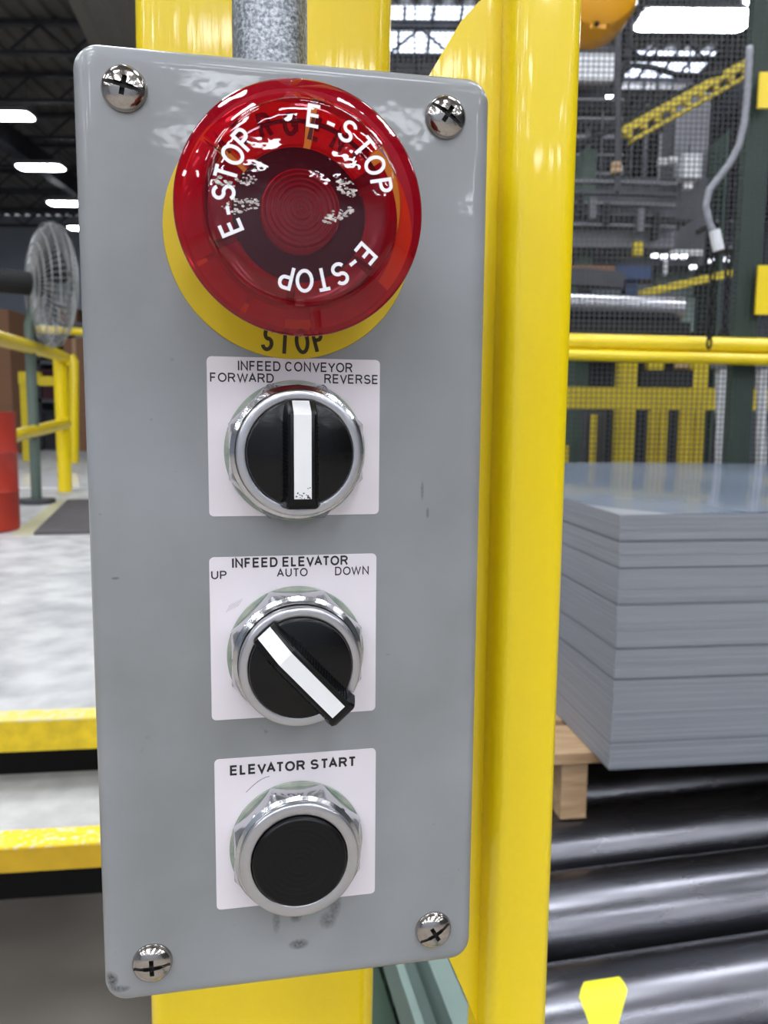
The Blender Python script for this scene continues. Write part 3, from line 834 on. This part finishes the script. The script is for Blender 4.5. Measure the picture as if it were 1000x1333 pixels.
pxbar('black_beam', mc, (732, 424, 4.8), (890, 430, 4.8), 14, .2, DARK)
pxbar('crossbeam', mc, (732, 360, 4.95), (810, 366, 4.95), 20, .1, DMETAL)
pxbox('grey_panel', mc, 878, 120, 926, 232, 5.9, .3, GREYM)
pxbox('control_cabinet', mc, 888, 200, 914, 232, 5.5, .1, PIPEW)
for k, (x, y) in enumerate(((858, 205), (872, 203), (891, 237), (800, 215))):
    pxbox('fitting', mc, x, y, x+11, y+9, 5.4, .05, PIPEW)
pxbox('yellow_upright', mc, 797, 455, 832, 760, 4.6, .12, YELM)
d1 = pxbox('yellow_door', mc, 838, 500, 872, 760, 4.7, .05, YELM)
d2 = pxbox('yellow_door', mc, 876, 500, 920, 760, 4.7, .05, YELM)
for (x0, x1) in ((842, 848), (858, 864)):
    o_ = Vector(mc.location); a = at(x0, 600, 4.68); b = at(x1, 535, 4.68)
    bm = bmesh.new(); box(bm, Vector((a.x, 4.68, a.z))-o_, Vector((b.x, 4.70, b.z))-o_); link('door_rib', bm, YELM, d1)
for (x0, x1) in ((882, 888), (904, 910)):
    a = at(x0, 600, 4.68); b = at(x1, 535, 4.68)
    bm = bmesh.new(); box(bm, Vector((a.x, 4.68, a.z))-o_, Vector((b.x, 4.70, b.z))-o_); link('door_rib', bm, YELM, d2)
pxbox('dark_window', mc, 834, 482, 903, 503, 4.62, .06, DARK)
pxbox('yellow_panel', mc, 843, 455, 866, 482, 4.7, .05, YELM)
pxbox('yellow_panel', mc, 901, 465, 924, 510, 4.62, .05, YELM)
pxbox('tan_panel', mc, 880, 458, 900, 480, 4.7, .05, WOOD)
pxbox('grey_post', mc, 755, 535, 790, 760, 4.75, .1, DMETAL)
pxbox('yellow_strip', mc, 766, 540, 778, 640, 4.7, .03, YELM)
pxbox('yellow_strip', mc, 734, 580, 741, 640, 4.7, .03, YELM)
for k in range(5):
    pxbar('conduit_run', mc, (738, 236+k*14, 5.05), (880, 240+k*14, 5.05), 4, .04, DMETAL if k % 2 else GREYM)
for k, x in enumerate((752, 768, 786, 830, 850)):
    pxbox('valve_block', mc, x, 250+k*7, x+9, 275+k*9, 5.0, .06, GREYM if k % 2 else DARK)
pxbox('teal_panel', mc, 852, 345, 905, 385, 5.9, .05, TEAL)
pxbox('teal_panel', mc, 885, 388, 905, 432, 5.3, .05, TEAL)
for k in range(9):
    x = 745+k*19; pxbox('grid_bar', mc, x, 130+(k*37) % 60, x+3, 232, 5.6, .04, GREYM if k % 3 else PIPEW)
for k in range(5): pxbox('shelf_plate', mc, 742, 128+k*24, 812, 131+k*24, 5.62, .2, GREYM)
pxbox('white_panel', mc, 752, 70, 800, 104, 7.0, .1, PIPEW)
pxbar('yellow_beam', mc, (828, 384, 5.2), (952, 356, 5.2), 9, .08, YELM)
pxbox('yellow_bracket', mc, 826, 314, 838, 332, 5.0, .06, YELM)
for x, y in ((850, 330), (862, 331), (876, 331), (888, 331), (900, 345), (925, 336), (945, 334)):
    o = pxbox('indicator_lamp', mc, x, y, x+7, y+5, 5.0, .03, SPOT)
lr = px_empty('yellow_barrier', 860, 4.2, 'lower yellow barrier rail seen through the mesh', 'barrier')
pxbox('rail', lr, 600, 506, 1060, 531, 4.2, .06, YELM)
for x in (620, 1050): pxbox('post', lr, x, 500, x+12, 875, 4.26, .06, YELM)
# gantry and hanging gear
gb = px_empty('yellow_gantry_beam', 890, 5.0, 'slanted yellow lattice beam high behind the mesh', 'beam')
pxbar('beam_chord', gb, (808, 173, 5.0), (1000, 67, 5.0), 9, .06, YELM)
pxbar('beam_chord', gb, (820, 185, 5.0), (1000, 84, 5.0), 4, .06, YELM)
for k in range(9):
    x = 815+k*19; pxbox('lattice_plate', gb, x, 168-k*10.4, x+9, 178-k*10.4, 4.98, .03, YELM)
pxbar('cable_tray', gb, (740, 196, 5.1), (930, 100, 5.1), 6, .06, DARK)
hp = px_empty('hanging_pipe', 804, 4.4, 'dark vertical pipe hanging beside the short strip light', 'pipe')
pxtube('pipe', hp, [(803, -60, 4.4), (805, 120, 4.4), (804, 250, 4.4)], 4.2, DMETAL)
pxtube('elbow', hp, [(805, 120, 4.4), (810, 95, 4.4), (824, 85, 4.4), (850, 88, 4.4), (880, 97, 4.4), (915, 99, 4.4), (940, 95, 4.4)], 3.6, DARK)
pxbox('coupling', hp, 798, 210, 810, 224, 4.36, .05, WOOD)
hs = px_empty('air_hose', 930, 3.6, 'grey corrugated hose curving down in front of the green post', 'hose')
hpts = [(976, 60), (973, 120), (969, 160), (962, 190), (950, 213), (936, 231), (923, 248), (919, 268), (924, 292), (932, 306)]
P_ = [];
for i in range(len(hpts)-1):
    for j in range(8):
        f = j/8; P_.append((hpts[i][0]*(1-f)+hpts[i+1][0]*f, hpts[i][1]*(1-f)+hpts[i+1][1]*f, 2.95))
o_ = Vector(hs.location); bm = bmesh.new()
tube(bm, [at(*q)-o_ for q in P_], [(.0135 if i % 2 else .0115) for i in range(len(P_))], 12); link('hose_tube', bm, HOSE, hs, smooth=True)
bm = bmesh.new(); tube(bm, [at(930, 300, 2.95)-o_, at(936, 326, 2.95)-o_], .02, 10); link('fitting', bm, PIPEW, hs)
# chains
def chain(px, y0, y1, Y, lab):
    t_ = px_empty('hanging_chain', px, Y, lab, 'chain', 'black chains hanging near the green post')
    a = at(px, y0, Y); b = at(px, y1, Y); bm = bmesh.new(); obar(bm, (0, -.01, a.z+.02), (0, .17, a.z+.02), .014, .014); link('hook', bm, DMETAL, t_); n_ = int((a.z-b.z)/.034); me = None
    for k in range(n_):
        z = a.z-k*.034
        if me is None:
            bm = bmesh.new(); tube(bm, [(.010*math.cos(q*PI/5), 0, .020*math.sin(q*PI/5)) for q in range(10)], .0045, 6, closed=True)
            o = link('link', bm, DARK, t_, smooth=True); me = o.data
        else: o = linkme('link', me, DARK, t_)
        o.location = (0, 0, z); o.rotation_euler = (0, 0, (k % 2)*PI/2+.4)
chain(918, 296, 470, 2.97, 'left of two black chains hanging under the hose')
chain(937, 330, 455, 2.97, 'right of two black chains hanging under the hose')
for px, lab in ((939, 'pale vertical pipe behind the chains and lower rail'), (992, 'pale vertical pipe at the right edge behind the green post')):
    t_ = px_empty('standpipe', px, 4.0, lab, 'pipe', 'pale vertical pipes'); t_.location.z = 0
    pxtube('pipe', t_, [(px, 452, 4.0), (px-3, 893, 4.0)], 6.5, PIPEW); pxbox('collar', t_, px-8, 470, px+8, 480, 3.97, .06, GREYM)
pxbox('mast', mc, 863, 300, 873, 358, 5.66, .04, PIPEW); pxbox('mast_arm', mc, 848, 325, 915, 332, 5.64, .03, PIPEW)
ho = px_empty('chain_hoist', 786, 2.75, 'orange-yellow hoist body hanging at the top beside the yellow post', 'hoist')
o_ = Vector(ho.location); cc = at(776, -14, 2.75)-o_
bm = bmesh.new()
for ang_r, y0 in ((.135, 0),):
    rings = []
    for (r, yy) in ((.10, -.07), (.13, -.05), (.14, 0), (.14, .10), (.12, .13)):
        rings.append([bm.verts.new((cc.x+r*math.cos(2*PI*k/40), cc.y+yy, cc.z+r*math.sin(2*PI*k/40))) for k in range(40)])
    for a, b in zip(rings, rings[1:]):
        for k in range(40): bm.faces.new((a[k], a[(k+1) % 40], b[(k+1) % 40], b[k]))
    bm.faces.new(rings[0]); bm.faces.new(rings[-1][::-1])
link('housing', bm, ORANGE, ho, smooth='auto')
pxbox('hook_lug', ho, 768, 18, 790, 37, 2.70, .06, ORANGE)
pxtube('bolt', ho, [(777, 31, 2.68), (777, 31, 2.72)], 3, DARK)
bm = bmesh.new(); tube(bm, [cc+Vector((0, .03, .13)), Vector((cc.x, cc.y+.03, ZC))], .012, 8); link('hanger_rod', bm, DMETAL, ho)
# large ducts further away on the right
for k, (x0, y0, x1, y1, Y, m, lab, cat) in enumerate((
    (500, 82, 640, 108, 11, GREYM, 'grey duct below the daylight panels, between the two yellow uprights', 'duct'),
    (735, 60, 800, 90, 9, GREYM, 'ribbed grey duct behind the yellow hoist', 'duct'),
    (745, 112, 790, 128, 9.8, DMETAL, 'dark duct below the ribbed grey one', 'duct'),
    (810, 108, 905, 116, 8, BRIGHTST, 'bright flat duct under the roof daylight panels', 'duct'))):
    t_ = px_empty('air_duct', (x0+x1)/2, Y, lab, cat)
    pxbox('duct_body', t_, x0, y0, x1, y1, Y, .5, m)
    pm = at((x0+x1)/2, y0, Y+.2)-Vector(t_.location)
    for e_ in (-.3, .3):
        bm = bmesh.new(); tube(bm, [(pm.x+e_, pm.y, pm.z-.05), (pm.x+e_, pm.y, ZC)], .008, 5); link('hanger_rod', bm, DMETAL, t_)
    nb = 5
    for j in range(nb):
        x = x0+(x1-x0)*(j+.5)/nb; pxbox('duct_flange', t_, x-1.2, y0-1.5, x+1.2, y1+1.5, Y-.02, .54, DMETAL)

# ================================================================== LEFT SIDE: PLATFORM, STEPS, RAILS
PYW = math.radians(7.5)
zp, ztread = .75, .60
pe = atz(60, 937.5, zp); te = atz(60, 1101, ztread)
plat = empty('platform', (pe.x, pe.y, 0), PYW); tag(plat, 'raised grey painted platform with yellow front edge on the left', 'platform')
bm = bmesh.new(); box(bm, (-4.5, .045, zp-.05), (.42, 12.0, zp)); link('deck', bm, DECK, plat)
bm = bmesh.new(); box(bm, (-4.5, 0, zp-.0005-.062), (.42, .05, zp+.001)); nz = link('nosing', bm, YELD, plat)
bm = bmesh.new(); box(bm, (-4.5, -.001, zp-.002), (.42, .055, zp+.002)); link('grit_strip', bm, mat('pale_grit', (228, 208, 96), rough=.6, rgb2=(216, 208, 160), nscale=50, contrast=(.36, .55)), plat)
for xx in (-4.2, -2.2, .38):
    bm = bmesh.new(); box(bm, (xx-.03, .25, 0), (xx+.03, .31, zp-.05)); link('leg', bm, DMETAL, plat)
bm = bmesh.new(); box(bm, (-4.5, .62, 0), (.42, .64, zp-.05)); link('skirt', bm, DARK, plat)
st = empty('step', (te.x, te.y, 0), PYW); tag(st, 'grey step with speckled yellow edge below the platform', 'step')
bm = bmesh.new(); box(bm, (-4.5, .05, ztread-.03), (.42, .30, ztread)); link('tread', bm, DECK, st)
bm = bmesh.new(); box(bm, (-4.5, 0, ztread-.046), (.42, .058, ztread-.002)); link('nosing', bm, mat('dull_yellow', (206, 166, 26), rough=.55, noise=.15, nscale=20), st)
bm = bmesh.new(); box(bm, (-4.5, -.001, ztread-.003), (.42, .06, ztread+.001)); link('grit_strip', bm, mat('speckled_yellow', (244, 208, 50), rough=.5, rgb2=(226, 220, 190), nscale=70, contrast=(.36, .48)), st)
for xx in (-4.2, -2.0, .38):
    bm = bmesh.new(); box(bm, (xx-.025, .16, 0), (xx+.025, .21, ztread-.03)); link('leg', bm, DMETAL, st)
# black board added behind the open riser keeps the under-deck dark
mt = empty('rubber_mat', atz(60, 697, zp), PYW); tag(mt, 'dark grey rubber mat lying on the platform in front of the rail post', 'mat')
a = atz(14, 697, zp)-Vector(mt.location); 
bm = bmesh.new(); q = [atz(44, 697, zp), atz(135, 695, zp), atz(135, 652, zp), atz(88, 653, zp)]
MI = (Matrix.Translation(mt.location) @ Matrix.Rotation(PYW, 4, 'Z')).inverted()
lo = [bm.verts.new(MI @ (v+Vector((0, 0, .001)))) for v in q]; hi = [bm.verts.new(MI @ (v+Vector((0, 0, .016)))) for v in q]
bm.faces.new(lo); bm.faces.new(hi[::-1])
for k in range(4): bm.faces.new((lo[k], lo[(k+1) % 4], hi[(k+1) % 4], hi[k]))
link('mat_sheet', bm, MATM, mt)
# yellow floor line along the mat
yl = empty('floor_line', atz(45, 690, zp)); tag(yl, 'faded yellow floor line beside the rubber mat', 'floor marking')
bm = bmesh.new(); q = [atz(14, 697, zp), atz(42, 697, zp), atz(87, 653, zp), atz(72, 653, zp)]
lo = [bm.verts.new(v-yl.location+Vector((0, 0, .0005))) for v in q]; hi = [bm.verts.new(v-yl.location+Vector((0, 0, .003))) for v in q]
bm.faces.new(lo); bm.faces.new(hi[::-1])
for k in range(4): bm.faces.new((lo[k], lo[(k+1) % 4], hi[(k+1) % 4], hi[k]))
link('paint', bm, mat('faded_line', (196, 190, 130), rough=.6, rgb2=(176, 176, 166), nscale=30), yl)
ws = empty('white_sheet', atz(60, 636, zp)); tag(ws, 'bright white sheet lying flat beyond the yellow rail post', 'sheet')  # white slab standing in for a brightly lit patch of floor
bm = bmesh.new(); q = [atz(16, 637, zp), atz(104, 636, zp), atz(100, 618, zp), atz(18, 619, zp)]
lo = [bm.verts.new(v-ws.location+Vector((0, 0, .001))) for v in q]; hi = [bm.verts.new(v-ws.location+Vector((0, 0, .012))) for v in q]
bm.faces.new(lo); bm.faces.new(hi[::-1])
for k in range(4): bm.faces.new((lo[k], lo[(k+1) % 4], hi[(k+1) % 4], hi[k]))
link('sheet_panel', bm, mat('white_film', (244, 244, 246), rough=.2), ws)
# guard rail
gr = empty('guard_rail', atz(85, 640, zp)); tag(gr, 'yellow two-bar guard rail on the platform beside the fan', 'railing')
go = Vector(gr.location); Yp = go.y
top = at(85, 463, Yp); midr = at(88, 551, Yp)
bm = bmesh.new(); tube(bm, [at(-60, 424, Yp-2.3)-go, at(0, 441, Yp-1.5)-go, at(70, 460, Yp-.2)-go, at(84, 466, Yp)-go, at(86, 476, Yp)-go], .045, 12); link('top_rail', bm, YEL, gr, smooth='auto')
bm = bmesh.new(); tube(bm, [at(-60, 586, Yp-2.3)-go, at(0, 572, Yp-1.5)-go, at(86, 551, Yp)-go], .042, 12); link('mid_rail', bm, YEL, gr, smooth='auto')
bm = bmesh.new(); tube(bm, [(0, 0, 0), (0, 0, top.z-go.z)], .052, 12); link('post', bm, YEL, gr, smooth='auto')
g2 = empty('guard_rail', atz(96, 602, zp)); tag(g2, 'second yellow rail further off, right behind the near rail post', 'railing')
go2 = Vector(g2.location)
bm = bmesh.new(); tube(bm, [(0, 0, 0), at(96, 470, go2.y)-go2, at(92, 464, go2.y)-go2], .06, 10); link('post', bm, YEL, g2, smooth='auto')
bm = bmesh.new(); tube(bm, [at(40, 428, go2.y)-go2, at(140, 434, go2.y)-go2], .05, 10); link('top_rail', bm, YEL, g2, smooth='auto')
g3 = empty('yellow_stand', atz(34, 600, zp)); tag(g3, 'yellow machine stand left of the fan pole', 'stand')
o_ = Vector(g3.location)
pxbox('upright', g3, 30, 485, 42, 600, o_.y, .1, YELM); pxbox('arm', g3, 24, 484, 50, 500, o_.y-.02, .1, YELM); pxbox('arm', g3, 50, 490, 78, 502, o_.y, .1, YELM)
# pedestal fan
fn = empty('pedestal_fan', atz(48, 655, zp)); tag(fn, 'large round caged fan on a grey-green pole on the platform', 'fan')
fo2 = Vector(fn.location); Yf = fo2.y; ctr = at(66, 372, Yf)-fo2
bm = bmesh.new(); tube(bm, [(0, 0, .02), (0, 0, ctr.z-.25), (ctr.x*.4, 0, ctr.z-.05)], .034, 12); link('pole', bm, mat('fan_pole', (92, 106, 98), rough=.5), fn, smooth='auto')
bm = bmesh.new(); tube(bm, [(0, 0, 0), (0, 0, .03)], .12, 24); link('base', bm, DMETAL, fn, smooth='auto')
ax = Vector((-.80, -.60, 0)).normalized(); sx = Vector((0, 0, 1)).cross(ax).normalized()
bm = bmesh.new(); R_ = .40
for side in (-1, 1):
    for rr, off in ((.05, .13), (.12, .125), (.19, .115), (.26, .10), (.33, .075), (.385, .04), (.40, 0)):
        tube(bm, [ctr+ax*off*side+sx*rr*math.cos(q*PI/14)+Vector((0, 0, 1))*rr*math.sin(q*PI/14) for q in range(28)], .0035, 4, closed=True)
    for q in range(60):
        a = q*PI/30; d = sx*math.cos(a)+Vector((0, 0, 1))*math.sin(a)
        tube(bm, [ctr+ax*.13*side+d*.05, ctr+ax*.115*side+d*.19, ctr+ax*.075*side+d*.33, ctr+d*.40], .0022, 3)
link('cage', bm, WIREF, fn)
bm = bmesh.new(); tube(bm, [ctr+ax*.05, ctr+ax*.50], .075, 16); link('motor', bm, DARK, fn, smooth='auto')
hub = bmesh.new(); tube(hub, [ctr-ax*.03, ctr+ax*.05], .05, 16); link('hub', hub, GREYM, fn, smooth='auto')
for k in range(3):
    bm = bmesh.new(); a = k*2*PI/3+.4; rows = []
    for j in range(7):
        u = .05+j/6*.30; rows.append([])
        for s in (-1, 0, 1):
            aa = a+s*(.32+.1*math.sin(j/6*PI)); d = sx*math.cos(aa)+Vector((0, 0, 1))*math.sin(aa)
            rows[-1].append(bm.verts.new(ctr+d*u+ax*(.03*s)))
    for p_, q_ in zip(rows, rows[1:]):
        for i in range(2): bm.faces.new((p_[i], p_[i+1], q_[i+1], q_[i]))
    bmesh.ops.solidify(bm, geom=bm.faces[:], thickness=.003)
    link('blade', bm, BRIGHTST, fn, smooth='auto')
# red drum
rdp = atz(-28, 690, zp); rd = empty('red_drum', (rdp.x, rdp.y, zp)); tag(rd, 'red metal drum at the left edge below the railing', 'drum')
hh = at(0, 536, rdp.y).z-zp
rr_ = abs(at(18, 600, rdp.y).x-rdp.x)
bm = bmesh.new()
prof = [(rr_*.96, 0), (rr_, .01), (rr_, hh*.32), (rr_*1.03, hh*.335), (rr_, hh*.35), (rr_, hh*.65), (rr_*1.03, hh*.665), (rr_, hh*.68), (rr_, hh*.98), (rr_*1.02, hh), (rr_*.97, hh), (rr_*.96, hh-.015), (0, hh-.015)]
rings = [[bm.verts.new((max(r, 1e-4)*math.cos(2*PI*k/40), max(r, 1e-4)*math.sin(2*PI*k/40), z)) for k in range(40)] for r, z in prof]
for a, b in zip(rings, rings[1:]):
    for k in range(40): bm.faces.new((a[k], a[(k+1) % 40], b[(k+1) % 40], b[k]))
link('drum_body', bm, RED, rd, smooth='auto')
bm = bmesh.new(); tube(bm, [(rr_*.5, -.05, hh-.015), (rr_*.5, -.05, hh+.012)], .03, 12); link('bung', bm, PIPEW, rd)
# boxes and shelf far left
def cbox(x0, y0, x1, y1, Y, dep, m, lab, cat='box', grp=None, nm='cardboard_box'):
    t_ = px_empty(nm, (x0+x1)/2, Y, lab, cat, grp); t_.location.z = at(x0, y1, Y).z
    pxbox('carton', t_, x0, y0, x1, y1, Y, dep, m)
    tp = pxbox('tape', t_, (x0+x1)/2-1.2, y0-.4, (x0+x1)/2+1.2, y1, Y-.01, dep, WOOD)
    return t_
# tall stacks stand on the hall floor beyond the platform
def stackbox(x0, x1, y0, Y, lab, m=BROWN, tiers=3):
    ztop_ = at(x0, y0, Y).z; hcell = (ztop_-zp)/tiers
    for k in range(tiers):
        t_ = empty('cardboard_box', ((at(x0, 500, Y).x+at(x1, 500, Y).x)/2, Y+.4, zp+hcell*k))
        tag(t_, lab[k], 'box', 'cartons stacked beyond the platform')
        wd = at(x1, 500, Y).x-at(x0, 500, Y).x
        bm = bmesh.new(); box(bm, (-wd/2, -.4, 0), (wd/2, .4, hcell-.004)); link('carton', bm, m, t_)
        bm = bmesh.new(); box(bm, (-.03, -.402, .0), (.03, .402, hcell-.002)); link('tape', bm, WOOD, t_)
stackbox(-40, 15, 402, 12, ['lowest brown carton at the left edge behind the red drum', 'middle brown carton at the left edge above the red drum', 'top brown carton at the left edge under the white wall'])
stackbox(84, 112, 440, 13, ['lowest brown carton beside the box, beyond the yellow rail', 'middle brown carton beside the box, beyond the yellow rail', 'top brown carton beside the box, right of the fan'])
sh = px_empty('storage_rack', 60, 15, 'dark storage rack behind the fan and yellow rail', 'rack')
for x in (45, 135): pxbox('upright', sh, x, 395, x+4, 633, 15, 1.2, DMETAL)
for y in (420, 470, 520, 585): pxbox('shelf', sh, 45, y, 139, y+4, 15, 1.2, GREYM)
k = 0
for (x0, x1, ya, yb, m, lab) in ((52, 74, 396, 420, DMETAL, 'dark crate on the top rack shelf, left'), (78, 100, 402, 420, BROWN, 'brown crate on the top rack shelf, right'), (50, 70, 430, 470, DARK, 'black crate on the second rack shelf'), (52, 84, 482, 520, mat('maroon', (92, 50, 58), rough=.6), 'maroon crate on the third rack shelf'), (55, 82, 535, 585, DMETAL, 'dark crate on the lowest rack shelf'), (100, 118, 500, 520, WALLW, 'pale blue crate on the third rack shelf, beside the grey box')):
    t_ = px_empty('storage_crate', (x0+x1)/2, 15.05, lab, 'crate', 'crates on the storage rack'); t_.location.z = at(x0, yb, 15.05).z
    pxbox('crate_body', t_, x0, ya, x1, yb, 15.05, .9, m); pxbox('crate_rim', t_, x0-1, ya-.5, x1+1, ya+2.5, 15.0, 1.0, m)
# corrugated duct at top left, seen past the box corner
dt = px_empty('ceiling_duct', 130, 9.0, 'pale ribbed duct under the roof at top left beside the yellow column', 'duct'); dt.location.z = 6
o_ = Vector(dt.location)
bm = bmesh.new()
a0 = atz(84, -10, 6.0); a1 = atz(118, 62, 6.0)
d = (a1-a0).normalized(); s = Vector((d.y, -d.x, 0))
nrib = 12; wd = 2.6; rows = [[], []]
for k in range(nrib*2+1):
    off = wd*k/(nrib*2); zz = .05 if k % 2 else 0
    for i, l in enumerate((-3, 9)):
        rows[i].append(bm.verts.new(a0+d*l+s*off+Vector((0, 0, zz))-o_))
for k in range(nrib*2): bm.faces.new((rows[0][k], rows[0][k+1], rows[1][k+1], rows[1][k]))
bmesh.ops.solidify(bm, geom=bm.faces[:], thickness=.02)
link('duct_panel', bm, mat('duct_pale', (186, 184, 176), rough=.6), dt)
for l in (0, 4):
    bm = bmesh.new(); c_ = a0+d*l+s*wd/2-o_; tube(bm, [c_+Vector((0, 0, .05)), Vector((c_.x, c_.y, ZC-o_.z))], .01, 6); link('hanger_rod', bm, DMETAL, dt)
